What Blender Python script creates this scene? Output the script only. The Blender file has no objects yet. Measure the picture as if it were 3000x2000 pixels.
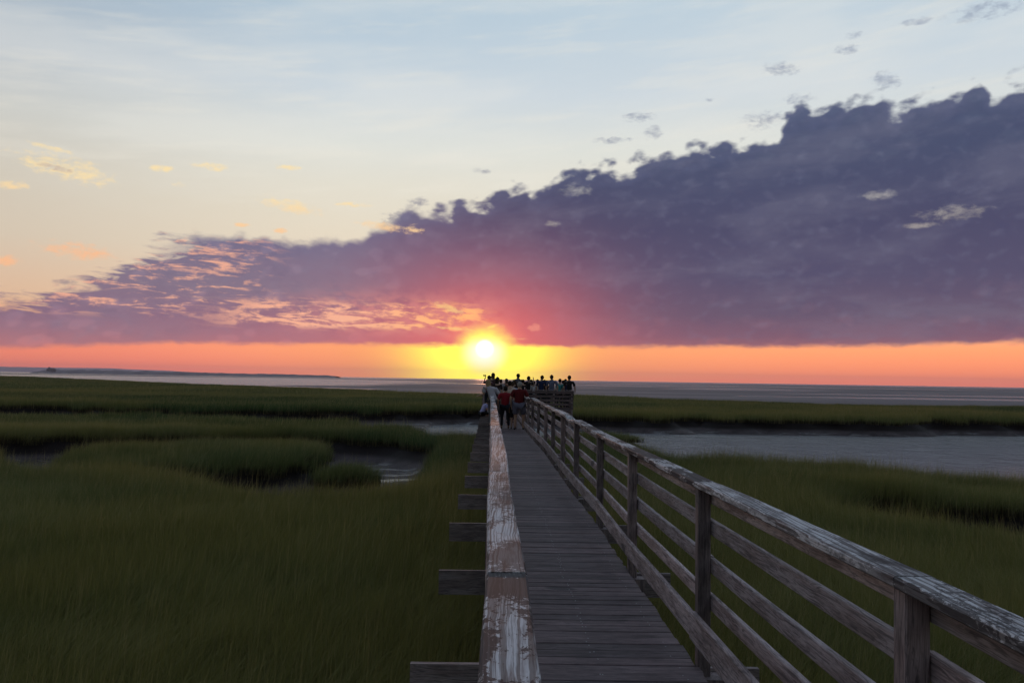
import bpy, bmesh, math, random
import numpy as np
from mathutils import Vector, Matrix

random.seed(7)
rng = np.random.default_rng(11)
R = math.radians
scene = bpy.context.scene
COL = scene.collection

# ------------------------------------------------------------------ camera
EYE = 4.2                      # camera height above the water level (deck is 1.77 below the eye)
F = 2500.0                     # focal length in pixels of the 3000 px wide photograph
PITCH = math.atan(110.75 / F)
ROLL = math.atan(0.0155)
cam_d = bpy.data.cameras.new("camera")
cam = bpy.data.objects.new("camera", cam_d)
COL.objects.link(cam)
cam_d.sensor_width = 36.0
cam_d.lens = 36.0 * F / 3000.0
cam_d.clip_start = 0.05
cam_d.clip_end = 60000.0
CAM_ROT = Matrix.Rotation(R(90) + PITCH, 3, 'X') @ Matrix.Rotation(ROLL, 3, 'Z')
cam.matrix_world = Matrix.Translation((0, 0, EYE)) @ CAM_ROT.to_4x4()
scene.camera = cam


def ray(px, py):
    return (CAM_ROT @ Vector(((px - 1500) / F, -(py - 1000) / F, -1.0))).normalized()


def azel(px, py):
    d = ray(px, py)
    return math.degrees(math.atan2(d.x, d.y)), math.degrees(math.asin(d.z))


def at_z(px, py, z):
    d = ray(px, py)
    t = (z - EYE) / d.z
    return d.x * t, d.y * t


def at_y(px, py, y):
    d = ray(px, py)
    t = y / d.y
    return d.x * t, EYE + d.z * t


# ------------------------------------------------------------------ node helpers
class E:
    """a scalar socket with arithmetic, building Math nodes"""
    nt = None

    def __init__(s, sock): s.s = sock

    @staticmethod
    def m(op, *a, clamp=False):
        n = E.nt.nodes.new('ShaderNodeMath'); n.operation = op; n.use_clamp = clamp
        for i, v in enumerate(a):
            if isinstance(v, E): E.nt.links.new(v.s, n.inputs[i])
            else: n.inputs[i].default_value = float(v)
        return E(n.outputs[0])

    def __add__(s, o): return E.m('ADD', s, o)
    __radd__ = __add__
    def __sub__(s, o): return E.m('SUBTRACT', s, o)
    def __rsub__(s, o): return E.m('SUBTRACT', o, s)
    def __mul__(s, o): return E.m('MULTIPLY', s, o)
    __rmul__ = __mul__
    def __truediv__(s, o): return E.m('DIVIDE', s, o)
    def __pow__(s, o): return E.m('POWER', s, o)
    def clamp(s): return E.m('ADD', s, 0.0, clamp=True)
    def abs(s): return E.m('ABSOLUTE', s)
    def max(s, o): return E.m('MAXIMUM', s, o)
    def min(s, o): return E.m('MINIMUM', s, o)
    def exp(s): return E.m('EXPONENT', s)
    def sqrt(s): return E.m('SQRT', s)


def sstep(x, a, b):
    n = E.nt.nodes.new('ShaderNodeMapRange'); n.interpolation_type = 'SMOOTHSTEP'
    E.nt.links.new(x.s, n.inputs[0])
    n.inputs[1].default_value = a; n.inputs[2].default_value = b
    if a > b:
        n.inputs[1].default_value = b; n.inputs[2].default_value = a
        n.inputs[3].default_value = 1; n.inputs[4].default_value = 0
    return E(n.outputs[0])


def vec(x, y, z=0.0):
    n = E.nt.nodes.new('ShaderNodeCombineXYZ')
    for i, v in enumerate((x, y, z)):
        if isinstance(v, E): E.nt.links.new(v.s, n.inputs[i])
        else: n.inputs[i].default_value = v
    return n.outputs[0]


def noise(v, scale=1.0, detail=4.0, rough=0.5, dist=0.0):
    n = E.nt.nodes.new('ShaderNodeTexNoise')
    E.nt.links.new(v, n.inputs['Vector'])
    n.inputs['Scale'].default_value = scale; n.inputs['Detail'].default_value = detail
    n.inputs['Roughness'].default_value = rough; n.inputs['Distortion'].default_value = dist
    return E(n.outputs[0])


def cmix(f, a, b, mode='MIX'):
    n = E.nt.nodes.new('ShaderNodeMix'); n.data_type = 'RGBA'; n.blend_type = mode
    n.clamp_factor = True
    if isinstance(f, E): E.nt.links.new(f.s, n.inputs[0])
    else: n.inputs[0].default_value = f
    for i, v in ((6, a), (7, b)):
        if isinstance(v, (tuple, list)): n.inputs[i].default_value = (*v[:3], 1)
        elif isinstance(v, E): E.nt.links.new(v.s, n.inputs[i])
        else: E.nt.links.new(v, n.inputs[i])
    return n.outputs[2]


def ramp(f, stops, interp='LINEAR'):
    n = E.nt.nodes.new('ShaderNodeValToRGB')
    E.nt.links.new(f.s, n.inputs[0])
    cr = n.color_ramp; cr.interpolation = interp
    while len(cr.elements) < len(stops): cr.elements.new(0.5)
    for e, (p, c) in zip(cr.elements, stops):
        e.position = p; e.color = (*c[:3], 1)
    return n.outputs[0]


def fcurve(x, pts):
    n = E.nt.nodes.new('ShaderNodeFloatCurve')
    E.nt.links.new(x.s, n.inputs['Value'])
    c = n.mapping.curves[0]
    pts = sorted(pts)
    while len(c.points) < len(pts): c.points.new(0.5, 0.5)
    for p, (u, v) in zip(c.points, pts):
        p.location = (u, v); p.handle_type = 'VECTOR'
    n.mapping.update()
    return E(n.outputs[0])


def lin(r, g, b):
    f = lambda c: (c / 255 / 12.92) if c / 255 <= .04045 else ((c / 255 + .055) / 1.055) ** 2.4
    return (f(r), f(g), f(b))


# ------------------------------------------------------------------ world: sunset sky with the cloud bank
SUN_AZ, SUN_EL = azel(1420, 1022)
world = bpy.data.worlds.new("World"); scene.world = world
world.use_nodes = True
nt = world.node_tree; nt.nodes.clear(); E.nt = nt
tc = nt.nodes.new('ShaderNodeTexCoord')
sep = nt.nodes.new('ShaderNodeSeparateXYZ'); nt.links.new(tc.outputs['Generated'], sep.inputs[0])
X, Y, Z = (E(sep.outputs[i]) for i in range(3))
az = E.m('ARCTAN2', X, Y) * (180 / math.pi)
el = E.m('ARCSINE', Z) * (180 / math.pi)
ela = el.abs()                                 # below the horizon the sky repeats (hidden by the ground)

# large scale warp for all cloud forms
wv = vec(az * 0.16, ela * 0.42, 3.1)
n_lo = noise(wv, 1.0, 3, .5) - 0.5
n_mid = noise(vec(az * 0.55, ela * 1.15, 7.7), 1.0, 6, .58, .3) - 0.5
n_hi = noise(vec(az * 1.9 + n_mid * 2.0, ela * 3.6, 1.3), 1.0, 6, .62) - 0.5
n_str = noise(vec(az * 0.33 + ela * 0.22, ela * 1.7 + n_lo * 2.5, 5.5), 1.0, 7, .6, .5) - 0.5

# clear sky
AZ0, AZ1, ELM = -40.0, 40.0, 30.0
daz = az - SUN_AZ
stops = [(0, (255, 140, 112)), (.8, (255, 156, 114)), (2.2, (255, 172, 118)), (4.5, (248, 208, 172)), (8, (236, 220, 196)),
         (10.5, (232, 222, 202)), (12.5, (230, 225, 210)), (15, (224, 226, 219)), (18.5, (207, 217, 224)),
         (22, (196, 211, 222)), (25.5, (186, 206, 220)), (36, (166, 189, 212)), (60, (140, 168, 200))]
clear = ramp(ela / 60.0, [(e / 60.0, lin(*c)) for e, c in stops])
side = sstep(daz, -8, -34)
clear = cmix(sstep(ela, 15, 27) * sstep(az, 12, -24) * .8, clear, lin(220, 232, 242), 'MULTIPLY')
clear = cmix(side * 0.75, clear, lin(224, 222, 224), 'MULTIPLY')
rt = sstep(daz, 3, 36) * sstep(ela, 3.2, .4)
clear = cmix(rt * 0.25, clear, lin(255, 225, 235), 'MULTIPLY')
cirr = noise(vec(az * 0.05 + ela * .06, ela * 0.28 - az * .035, 0.4), 1.0, 5, .55)
clear = cmix(sstep(cirr, .40, .66) * 0.28 * sstep(ela, 8, 14), clear, lin(238, 236, 228))
cirr2 = noise(vec(az * 0.11 + ela * .10, ela * 0.9 - az * .10, 6.4), 1.0, 6, .6)
clear = cmix(sstep(cirr2, .48, .70) * 0.22 * sstep(ela, 9, 13), clear, lin(242, 236, 222))

clear = cmix(sstep(ela, 4.5, 2.0), clear, (1.24, 1.08, 1.0), 'MULTIPLY')
clear = cmix(sstep(az, -6, -26) * sstep(ela, 4.0, 1.5), clear, (1.0, .86, 1.12), 'MULTIPLY')
# horizontal yellow glow around the sun
gx = E.m('POWER', (daz / 4.4).abs(), 2.2)
glow_y = (gx * -1.0).exp() * sstep(ela, 7.5, 2.0)
orange = (E.m('POWER', (daz / 12.0).abs(), 2.0) * -1.0).exp() * sstep(ela, 6, 1.5)
clear = cmix(orange * .62, clear, (1.0, .40, .13))
clear = cmix((glow_y * 1.15).clamp(), clear, (2.0, 1.65, .13))

# cloud bank: outline of top and bottom as functions of azimuth
def curve_pts(pts):
    out = []
    for px, py in pts:
        a, e = azel(px, py)
        out.append(((a - AZ0) / (AZ1 - AZ0), max(0.0, min(1.0, e / ELM))))
    return out
TOP = [(-500, 900), (0, 862), (140, 852), (250, 800), (400, 735), (480, 695), (600, 684), (700, 676), (800, 690), (900, 697), (1060, 690), (1100, 660),
       (1150, 640), (1200, 605), (1330, 585), (1420, 553), (1500, 536), (1560, 545), (1610, 520), (1650, 490), (1750, 468), (1830, 468),
       (1900, 440), (1990, 432), (2060, 398), (2150, 395), (2270, 380), (2300, 320), (2350, 300), (2420, 292), (2500, 268), (2580, 250), (2620, 296),
       (2700, 262), (2790, 236), (2860, 205), (2900, 255), (2960, 218), (3000, 212), (3400, 170)]
BOT = [(-500, 1016), (0, 1018), (300, 1010), (600, 1004), (1000, 1008), (1200, 1012), (1600, 1016), (2000, 1014), (2400, 1017), (2700, 1010), (3000, 1001), (3500, 990)]
u = (az - AZ0) / (AZ1 - AZ0)
ctop = fcurve(u, curve_pts(TOP)) * ELM
cbot = fcurve(u, curve_pts(BOT)) * ELM
n_bil = noise(vec(az * 1.05, ela * 1.5, 2.9), 1.0, 3.2, .46, .1) - 0.5
vn = nt.nodes.new('ShaderNodeTexVoronoi'); vn.feature = 'SMOOTH_F1'
nt.links.new(vec(az * .52 + n_lo * 1.2, ela * .78 - az * .12 + n_mid * .35, 4.4), vn.inputs['Vector'])
vn.inputs['Scale'].default_value = 1.0; vn.inputs['Detail'].default_value = 1.4; vn.inputs['Roughness'].default_value = .55; vn.inputs['Smoothness'].default_value = .35
lump = .55 - E(vn.outputs['Distance'])
rgt = sstep(az, -9, -3)
edge = ctop - ela + n_mid * (.8 + rgt * .3) + n_hi * 0.42 + n_bil * (.5 + rgt * .7) + lump * (.5 + rgt * 1.05)
left = sstep(az, -18, -24)                      # the left half of the bank is thinner and torn
m_top = sstep(edge, -.25, .60)
# torn streaks left
tear = sstep(n_str + (edge * .10).min(.16), -.07, .10)
m_top_l = sstep(edge + n_str * 5.0, -.2, .9) * (1 - (1 - tear) * .75 * sstep(ela, 4.2, 5.6))
m_top = m_top * (1 - left) + m_top_l * left
m_bot = sstep(ela - cbot + n_mid * .55 + n_str * .35 + n_hi * .08, -.22, .26)
bank = m_top * m_bot
# gaps in the bank
def blob(px, py, rx, ry, ns=1.2, tilt=0.0):
    a, e = azel(px, py)
    k = F * math.pi / 180
    dx = az - a; dy = ela - e + dx * tilt
    r = ((dx / (rx / k)) * (dx / (rx / k)) + (dy / (ry / k)) * (dy / (ry / k)))
    return (1.0 - r + n_hi * ns * 3.4 + n_mid * ns * 1.6)
gap = None
for g in [(2790, 622, 85, 20), (2575, 572, 42, 14), (1690, 556, 46, 20), (1618, 655, 26, 12), (2700, 660, 40, 8), (2615, 345, 14, 16)]:
    b = sstep(blob(*g), -.3, 2.4)
    gap = b if gap is None else gap.max(b)
bank = bank * (1 - gap * .42)

# cloud colours
hgt = ela / 20.0
ccol = ramp(hgt, [(0.09, lin(190, 116, 116)), (.15, lin(140, 98, 116)), (.22, lin(112, 92, 114)), (.34, lin(92, 85, 112)), (.5, lin(80, 79, 107)), (.72, lin(76, 84, 112)), (1.0, lin(84, 96, 124))])
leftcol = ramp(hgt, [(0.08, lin(205, 128, 130)), (.13, lin(172, 124, 138)), (.18, lin(152, 118, 138)), (.28, lin(146, 126, 144)), (.45, lin(128, 118, 144)), (.6, lin(112, 112, 142))])
ccol = cmix(sstep(az, 2, -14), ccol, leftcol)
lowf = noise(vec(az * 0.10 + ela * .05, ela * 0.34 - az * .03, 9.0), 1.0, 8, .60, .3)
ccol = cmix(sstep(lowf, .44, .68) * .22, ccol, lin(142, 140, 158))
ccol = cmix(sstep(n_bil, .0, .25) * .14, ccol, lin(140, 142, 166))
ccol = cmix(sstep(n_mid, -.0, -.25) * .14, ccol, lin(64, 68, 108))
ccol = cmix(sstep(edge, 1.6, 0.1) * (1 - left) * .30, ccol, lin(112, 118, 150))
ccol = cmix(sstep(lump, .08, .42) * .24, ccol, lin(118, 118, 146))
ccol = cmix(sstep(lump, .08, -.18) * .18, ccol, lin(66, 68, 100))
# pink light in the bank near the sun
dd = ((daz / 1.5) * (daz / 1.5) + (ela - SUN_EL) * (ela - SUN_EL)).sqrt()
pink = (E.m('POWER', dd / 4.4, 1.7) * -1.0).exp()
ccol = cmix((pink * .98).clamp(), ccol, (.93, .17, .16))
pw = (E.m('POWER', ((az - (SUN_AZ - 7)) / 11.0).abs(), 2.0) * -1.0).exp() * sstep(ela, 5.5, 2.3)
ccol = cmix(pw * .28, ccol, lin(240, 120, 118))
# glowing peach streaks to the left of the sun
hl_n = noise(vec(az * .42 + ela * .35 + n_lo * 2, ela * 2.3 + az * .05, 2.2), 1.0, 7, .62, .6)
hl_reg = sstep(az, -.4, -3.0) * sstep(az, -22, -15) * sstep(ela, 2.9, 3.4) * sstep(ela, 5.4, 4.4)
hl_reg2 = sstep(az, -14, -19) * sstep(ela, 3.2, 4.2) * sstep(ela, 10.5, 8.5)
hl_n = hl_n + n_hi * .30 + n_mid * .12
hl = sstep(hl_n + hl_reg * .05, .46, .64) * hl_reg
hl2 = sstep(hl_n, .49, .66) * hl_reg2 * .8
hl = hl.max(hl2)
hlc = cmix(sstep(az, -12, -3), lin(255, 184, 152), (1.15, .52, .20))
ccol = cmix((hl * 1.05).clamp(), ccol, hlc)
warm = sstep(az, -17, -9) * sstep(az, 1, -3) * sstep(ela, 6.4, 4.4) * sstep(ela, 2.5, 3.2)
ccol = cmix(warm * sstep(n_bil + n_mid * .5, -.22, .12) * .5 * (1 - hl), ccol, (.85, .30, .25))

sky = cmix(bank, clear, ccol)
# separate small clouds
dark = None
for g in [(2285, 203, 58, 20, 1.3, .10), (1868, 345, 48, 15, 1.3, .05), (1915, 388, 28, 22), (1800, 412, 80, 10), (2235, 352, 70, 26, 1.4), (2590, 235, 50, 22, 1.3, .2),
          (2480, 145, 36, 14), (2505, 105, 30, 10), (2700, 62, 60, 10), (2900, 30, 90, 26, 1.4), (1410, 500, 30, 10), (1165, 640, 50, 28), (1230, 590, 34, 14), (2340, 290, 60, 14), (190, 826, 30, 9), (2075, 295, 16, 6)]:
    b = sstep(blob(*g), -.1, 2.2)
    dark = b if dark is None else dark.max(b)
sky = cmix(dark * .72, sky, cmix(sstep(ela, 8, 22), lin(112, 108, 134), lin(140, 152, 175)))
lite = None
for g in [(195, 492, 125, 34, 1.0, .16), (150, 434, 60, 8, .9, .12), (22, 540, 46, 15), (478, 494, 36, 9), (530, 540, 24, 7), (620, 487, 56, 12), (840, 490, 42, 8), (850, 603, 92, 22, 1.0, .18),
          (712, 660, 26, 6), (826, 677, 28, 9), (1120, 662, 74, 16, 1.0, .1), (1205, 672, 34, 16), (16, 762, 40, 15), (230, 735, 100, 24, 1.0, .08), (1040, 600, 50, 8)]:
    b = sstep(blob(*g), -.1, 1.5)
    lite = b if lite is None else lite.max(b)
sky = cmix(lite * .85, sky, cmix(sstep(ela, 12, 7.5), lin(255, 228, 172), lin(255, 192, 145)))
core = sstep(blob(170, 492, 52, 10, .9, .12), .2, 1.2)
sky = cmix(core * .6, sky, lin(176, 160, 166))
for g, c, k in [((1447, 954, 26, 7, .5, -.3), (1.0, .72, .2), .9), ((1335, 962, 60, 6, .8, .06), (1.0, .66, .24), .85), ((1320, 905, 46, 12, .9, .3), (1.0, .60, .24), .8),
                ((1565, 960, 24, 14, .9), (.95, .33, .24), .6), ((1500, 992, 60, 5, .7), (1.0, .55, .25), .55)]:
    sky = cmix(sstep(blob(*g), .15, 1.1) * k, sky, c)

# sun glow over everything
ds = ((daz * daz) + (ela - SUN_EL) * (ela - SUN_EL)).sqrt()
dh = ((daz / 1.25) * (daz / 1.25) + (ela - SUN_EL) * (ela - SUN_EL)).sqrt() + n_mid * .9
h0 = sstep(dh, 2.8, 1.0) * .45
sky = cmix(h0 * sstep(ela, 1.8, 3.0), sky, (1.25, .36, .20))
h1 = sstep(dh, 1.9, .75) * .96
sky = cmix(h1, sky, (1.3, 1.15, .16))
dw = (((daz / 1.25) * (daz / 1.25)) + ((ela - SUN_EL + .28) / 1.15) * ((ela - SUN_EL + .28) / 1.15)).sqrt()
sky = cmix(sstep(dw, 1.5, .25) * sstep(ela, 3.2, 2.0) * .85, sky, (1.35, 1.32, 1.1))
sky = cmix(sstep(ds, .72, .40), sky, (1.8, 1.7, 1.5))

# physical sky for the part of the dome away from the sunset
nis = nt.nodes.new('ShaderNodeTexSky'); nis.sky_type = 'NISHITA'; nis.sun_disc = False
nis.sun_elevation = R(SUN_EL); nis.sun_rotation = R(SUN_AZ); nis.altitude = 0
nis.air_density = 1.2; nis.dust_density = 1.5; nis.ozone_density = 2.0
nsc = nt.nodes.new('ShaderNodeVectorMath'); nsc.operation = 'SCALE'
nt.links.new(nis.outputs[0], nsc.inputs[0]); nsc.inputs['Scale'].default_value = 5.0
front = sstep(X * math.sin(R(SUN_AZ)) + Y * math.cos(R(SUN_AZ)), .05, .62)
BG = 0.10
sk = nt.nodes.new('ShaderNodeVectorMath'); sk.operation = 'SCALE'
nt.links.new(sky, sk.inputs[0]); sk.inputs['Scale'].default_value = 1.0 / BG
full = cmix(front, cmix(1.0, cmix(sstep(ela, -8, 42), (0, 0, 0), nsc.outputs[0]), (1.18, .94, .84), 'MULTIPLY'), sk.outputs[0])
bg = nt.nodes.new('ShaderNodeBackground'); nt.links.new(full, bg.inputs[0]); bg.inputs[1].default_value = BG
wo = nt.nodes.new('ShaderNodeOutputWorld'); nt.links.new(bg.outputs[0], wo.inputs[0])
world.cycles.sampling_method = 'MANUAL'; world.cycles.sample_map_resolution = 1024

# ------------------------------------------------------------------ sun
sd = bpy.data.lights.new("sun", 'SUN'); sun = bpy.data.objects.new("sun", sd); COL.objects.link(sun)
sd.energy = .40; sd.angle = R(0.6); sd.color = (1.0, .42, .20)
sdir = Vector((math.sin(R(SUN_AZ)) * math.cos(R(SUN_EL)), math.cos(R(SUN_AZ)) * math.cos(R(SUN_EL)), math.sin(R(SUN_EL))))
sun.rotation_euler = (-sdir).to_track_quat('-Z', 'Y').to_euler()
scene.view_settings.view_transform = 'Standard'; scene.view_settings.look = 'None'
scene.view_settings.exposure = 0.0; scene.view_settings.gamma = 1.0
scene.cycles.max_bounces = 6; scene.cycles.transparent_max_bounces = 8
scene.cycles.sample_clamp_indirect = 3.0; scene.cycles.sample_clamp_direct = 2.5
scene.cycles.use_adaptive_sampling = True

# ------------------------------------------------------------------ object helpers
def tag(o, label=None, cat=None, group=None, kind=None):
    if label: o['label'] = label
    if cat: o['category'] = cat
    if group: o['group'] = group
    if kind: o['kind'] = kind
    return o


def empty(name, loc=(0, 0, 0), rz=0.0):
    o = bpy.data.objects.new(name, None); COL.objects.link(o)
    o.location = loc; o.rotation_euler = (0, 0, rz); o.empty_display_size = .2
    return o


class MB:
    def __init__(s): s.v = []; s.f = []; s.r = []; s.rnd = 0.5

    def box(s, lo, hi, bev=0.004):
        x0, y0, z0 = lo; x1, y1, z1 = hi
        s.prism([(x0, z0), (x1, z0), (x1, z1), (x0, z1)], y0, y1)

    def prism(s, prof, y0, y1):
        b = len(s.v); n = len(prof)
        for y in (y0, y1):
            for (x, z) in prof: s.v.append((x, y, z)); s.r.append(s.rnd)
        for i in range(n):
            j = (i + 1) % n
            s.f.append((b + i, b + j, b + n + j, b + n + i))
        s.f.append(tuple(b + i for i in range(n))[::-1]); s.f.append(tuple(b + n + i for i in range(n)))

    def rings(s, rings, cap=True):
        b = len(s.v); n = len(rings[0])
        for rg in rings:
            for p in rg: s.v.append(tuple(p)); s.r.append(s.rnd)
        for k in range(len(rings) - 1):
            for i in range(n):
                j = (i + 1) % n
                a = b + k * n
                s.f.append((a + i, a + j, a + n + j, a + n + i))
        if cap:
            s.f.append(tuple(b + i for i in range(n))[::-1])
            e = b + (len(rings) - 1) * n
            s.f.append(tuple(e + i for i in range(n)))

    def build(s, name, mat, parent=None, smooth=False):
        me = bpy.data.meshes.new(name); me.from_pydata(s.v, [], s.f)
        at = me.attributes.new('rnd', 'FLOAT', 'POINT'); at.data.foreach_set('value', s.r)
        me.materials.append(mat)
        bm = bmesh.new(); bm.from_mesh(me); bmesh.ops.recalc_face_normals(bm, faces=bm.faces); bm.to_mesh(me); bm.free()
        if smooth:
            for p in me.polygons: p.use_smooth = True
        o = bpy.data.objects.new(name, me); COL.objects.link(o)
        if parent: o.parent = parent
        return o


def cham(x0, x1, z0, z1, c=0.006):
    return [(x0 + c, z0), (x1 - c, z0), (x1, z0 + c), (x1, z1 - c), (x1 - c, z1), (x0 + c, z1), (x0, z1 - c), (x0, z0 + c)]


# ------------------------------------------------------------------ materials
def new_mat(name):
    m = bpy.data.materials.new(name); m.use_nodes = True
    m.node_tree.nodes.clear(); E.nt = m.node_tree
    return m


def principled(**kw):
    n = E.nt.nodes.new('ShaderNodeBsdfPrincipled')
    for k, v in kw.items():
        s = n.inputs[k.replace('_', ' ')]
        if isinstance(v, E): E.nt.links.new(v.s, s)
        elif isinstance(v, bpy.types.NodeSocket): E.nt.links.new(v, s)
        elif isinstance(v, tuple): s.default_value = (*v, 1) if len(v) == 3 and s.type == 'RGBA' else v
        else: s.default_value = v
    return n


def out(n, idx=0):
    o = E.nt.nodes.new('ShaderNodeOutputMaterial'); E.nt.links.new(n.outputs[idx], o.inputs[0])


def bump(h, strength=.5, dist=.01):
    n = E.nt.nodes.new('ShaderNodeBump'); E.nt.links.new(h.s, n.inputs['Height'])
    n.inputs['Strength'].default_value = strength; n.inputs['Distance'].default_value = dist
    return n.outputs[0]


def attr(name, kind='GEOMETRY'):
    n = E.nt.nodes.new('ShaderNodeAttribute'); n.attribute_name = name; n.attribute_type = kind
    return E(n.outputs['Fac'])


def objco():
    t = E.nt.nodes.new('ShaderNodeTexCoord'); s = E.nt.nodes.new('ShaderNodeSeparateXYZ')
    E.nt.links.new(t.outputs['Object'], s.inputs[0])
    return [E(s.outputs[i]) for i in range(3)]


def wood(name, axis, pale=(.34, .31, .30), brown=(.20, .155, .135), dark=(.05, .045, .05), lichen=0.0, rough=.8, spec=.4):
    m = new_mat(name)
    x, y, z = objco()
    oi = E.nt.nodes.new('ShaderNodeObjectInfo'); rr = E(oi.outputs['Random']) * 31.0 + attr('rnd') * 57.0
    a, b, c = {'Y': (x, z, y), 'X': (y, z, x), 'Z': (x, y, z)}[axis]     # c runs along the grain
    warp = noise(vec(a * 9, b * 9, c * 2.2 + rr), 1, 2, .5) - .5
    grain = noise(vec(a * 95 + warp * 9, b * 95 + warp * 9, c * 2.4 + rr), 1, 4, .6)
    fine = noise(vec(a * 260 + warp * 12, b * 260, c * 9 + rr), 1, 3, .6)
    patch = noise(vec(a * 11, b * 11, c * 2.3 + rr * 1.7), 1, 5, .6)
    blot = noise(vec(a * 24, b * 24, c * 9 + rr), 1, 6, .68)
    col = cmix(sstep(patch, .40, .64), brown, pale)
    col = cmix(sstep(grain, .52, .36) * .6, col, dark)
    col = cmix(sstep(fine, .56, .40) * .35, col, dark)
    col = cmix(sstep(blot + (patch - .5) * .5, .50 - lichen * .06, .40 - lichen * .06) * (.25 + .65 * lichen), col, dark)
    if lichen:
        lic = sstep(noise(vec(a * 40, b * 40, c * 26 + rr), 1, 5, .7), .54, .62)
        col = cmix(lic * .55 * lichen, col, (.52, .49, .48))
    kn = noise(vec(a * 7 + 4, b * 5, c * 1.6 + rr * 2.1), 1, 1, .3)
    col = cmix(sstep(kn, .30, .25) * .8, col, dark)
    tint = noise(vec(rr, 0.3, .2), 1, 0)
    col = cmix(.6, col, ramp(tint, [(.36, (.62, .55, .57)), (.62, (1.30, 1.12, 1.12))]), 'MULTIPLY')
    hgt = grain * .7 + fine * .25 + blot * .45 * (1 + lichen)
    p = principled(Base_Color=col, Roughness=rough, Specular_IOR_Level=spec, Normal=bump(hgt, .55, .006 + .006 * lichen))
    out(p)
    return m


def cap_wood():
    """bleached cap boards: raised pale grain, brown worn heart, dark flaking crust that differs from board to board"""
    m = new_mat('weathered_cap_wood')
    x, y, z = objco(); rr = attr('rnd') * 57.0
    a, b, c = x, z, y
    warp = noise(vec(a * 7, b * 7, c * 2.6 + rr), 1, 3, .5) - .5
    line = noise(vec(a * 120 + warp * 6, b * 60, c * .7 + rr), 1, 2, .5)
    fine = noise(vec(a * 300 + warp * 8, b * 200, c * 5 + rr), 1, 3, .6)
    patch = noise(vec(a * 13, b * 13, c * 1.6 + rr * 1.7), 1, 5, .62)
    crust = noise(vec(a * 46, b * 46, c * 27 + rr), 1, 6, .72, .6)
    big = noise(vec(a * 6, b * 6, c * 2.1 + rr * 1.3), 1, 3, .5)
    amt = noise(vec(rr * .7, 3.3, 1.1), 1, 0)
    pale = (.66, .64, .67); brown = (.20, .155, .155); dark = (.045, .038, .042)
    col = cmix(sstep(patch, .30, .46), brown, pale)
    col = cmix(sstep(line, .53, .44) * .75, col, (.11, .088, .085))
    col = cmix(sstep(fine, .50, .36) * .45, col, dark)
    cr = sstep(crust + (big - .5) * 1.5, .50, .45)
    col = cmix(cr * (sstep(amt, .36, .56) * .6 + .32), col, dark)
    kn = noise(vec(a * 7 + 4, b * 5, c * 1.4 + rr * 2.1), 1, 1, .3)
    col = cmix(sstep(kn, .30, .26) * .8, col, dark)
    hgt = line * .9 + fine * .25 - cr * .5 + crust * .3
    out(principled(Base_Color=col, Roughness=.70, Specular_IOR_Level=.08, Normal=bump(hgt, .3, .0025)))
    return m
W_CAP = cap_wood()
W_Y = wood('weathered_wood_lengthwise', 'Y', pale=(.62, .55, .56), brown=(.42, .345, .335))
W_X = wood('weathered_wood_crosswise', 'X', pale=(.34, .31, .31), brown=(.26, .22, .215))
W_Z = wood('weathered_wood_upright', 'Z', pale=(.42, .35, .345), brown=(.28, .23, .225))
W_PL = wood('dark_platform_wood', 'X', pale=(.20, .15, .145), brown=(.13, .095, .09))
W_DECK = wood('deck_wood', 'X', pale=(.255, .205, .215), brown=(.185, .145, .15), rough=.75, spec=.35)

m = new_mat('nail_metal'); out(principled(Base_Color=(.5, .5, .52), Metallic=.6, Roughness=.45)); NAIL = m

# mud, sand flats
def mat_ground():
    m = new_mat('mud_and_marsh_soil')
    x, y, z = objco()
    far = sstep(y, 95, 180)
    n1 = noise(vec(x * .9, y * .9, z), 1, 6, .6)
    n2 = noise(vec(x * 5, y * 5, z * 3), 1, 5, .65)
    col = cmix(sstep(n1, .35, .65), (.055, .040, .040), (.10, .075, .076))
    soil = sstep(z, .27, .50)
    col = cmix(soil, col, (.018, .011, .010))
    fl = noise(vec(x * .004, y * .02, .5), 1, 5, .6)
    col = cmix(far, col, cmix(sstep(fl, .4, .6), (.16, .135, .145), (.24, .205, .21)))
    n3 = noise(vec(x * .35, y * 1.6, 3.3), 1, 5, .6)
    wet = sstep(n3, .52, .62) * sstep(z, .26, .12)
    wetf = sstep(noise(vec(x * .006, y * .03, 2.5), 1, 5, .6), .50, .60)
    ro = .80 - wet * .58 * (1 - far) - wetf * far * .12 + far * .05
    p = principled(Base_Color=col, Roughness=ro, Specular_IOR_Level=.22 + wet * .5 * (1 - far) - far * .05, Normal=bump(n2 * .6 + n1, .6, .06))
    out(p); return m
GROUND = mat_ground()


def mat_water():
    m = new_mat('rippled_water')
    x, y, z = objco()
    w1 = noise(vec(x * 1.1, y * 1.7, 0), 1, 4, .6, .6)
    w2 = noise(vec(x * 5, y * 9, 4), 1, 3, .6)
    w3 = noise(vec(x * .12, y * .3, 8), 1, 4, .6)
    near = sstep(y, 260, 90)
    w4 = noise(vec(x * .55, y * .32, 2), 1, 5, .62, .8)
    h = (w1 * .6 + w2 * .2 + w3 * 1.0 + w4 * 2.0) * (1.5 - near * .5)
    p = principled(Base_Color=(.24, .225, .235), Roughness=near * -.08 + .21, IOR=1.333, Specular_IOR_Level=.5, Normal=bump(h, 1.0, .30))
    out(p); return m
WATER = mat_water()


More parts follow.
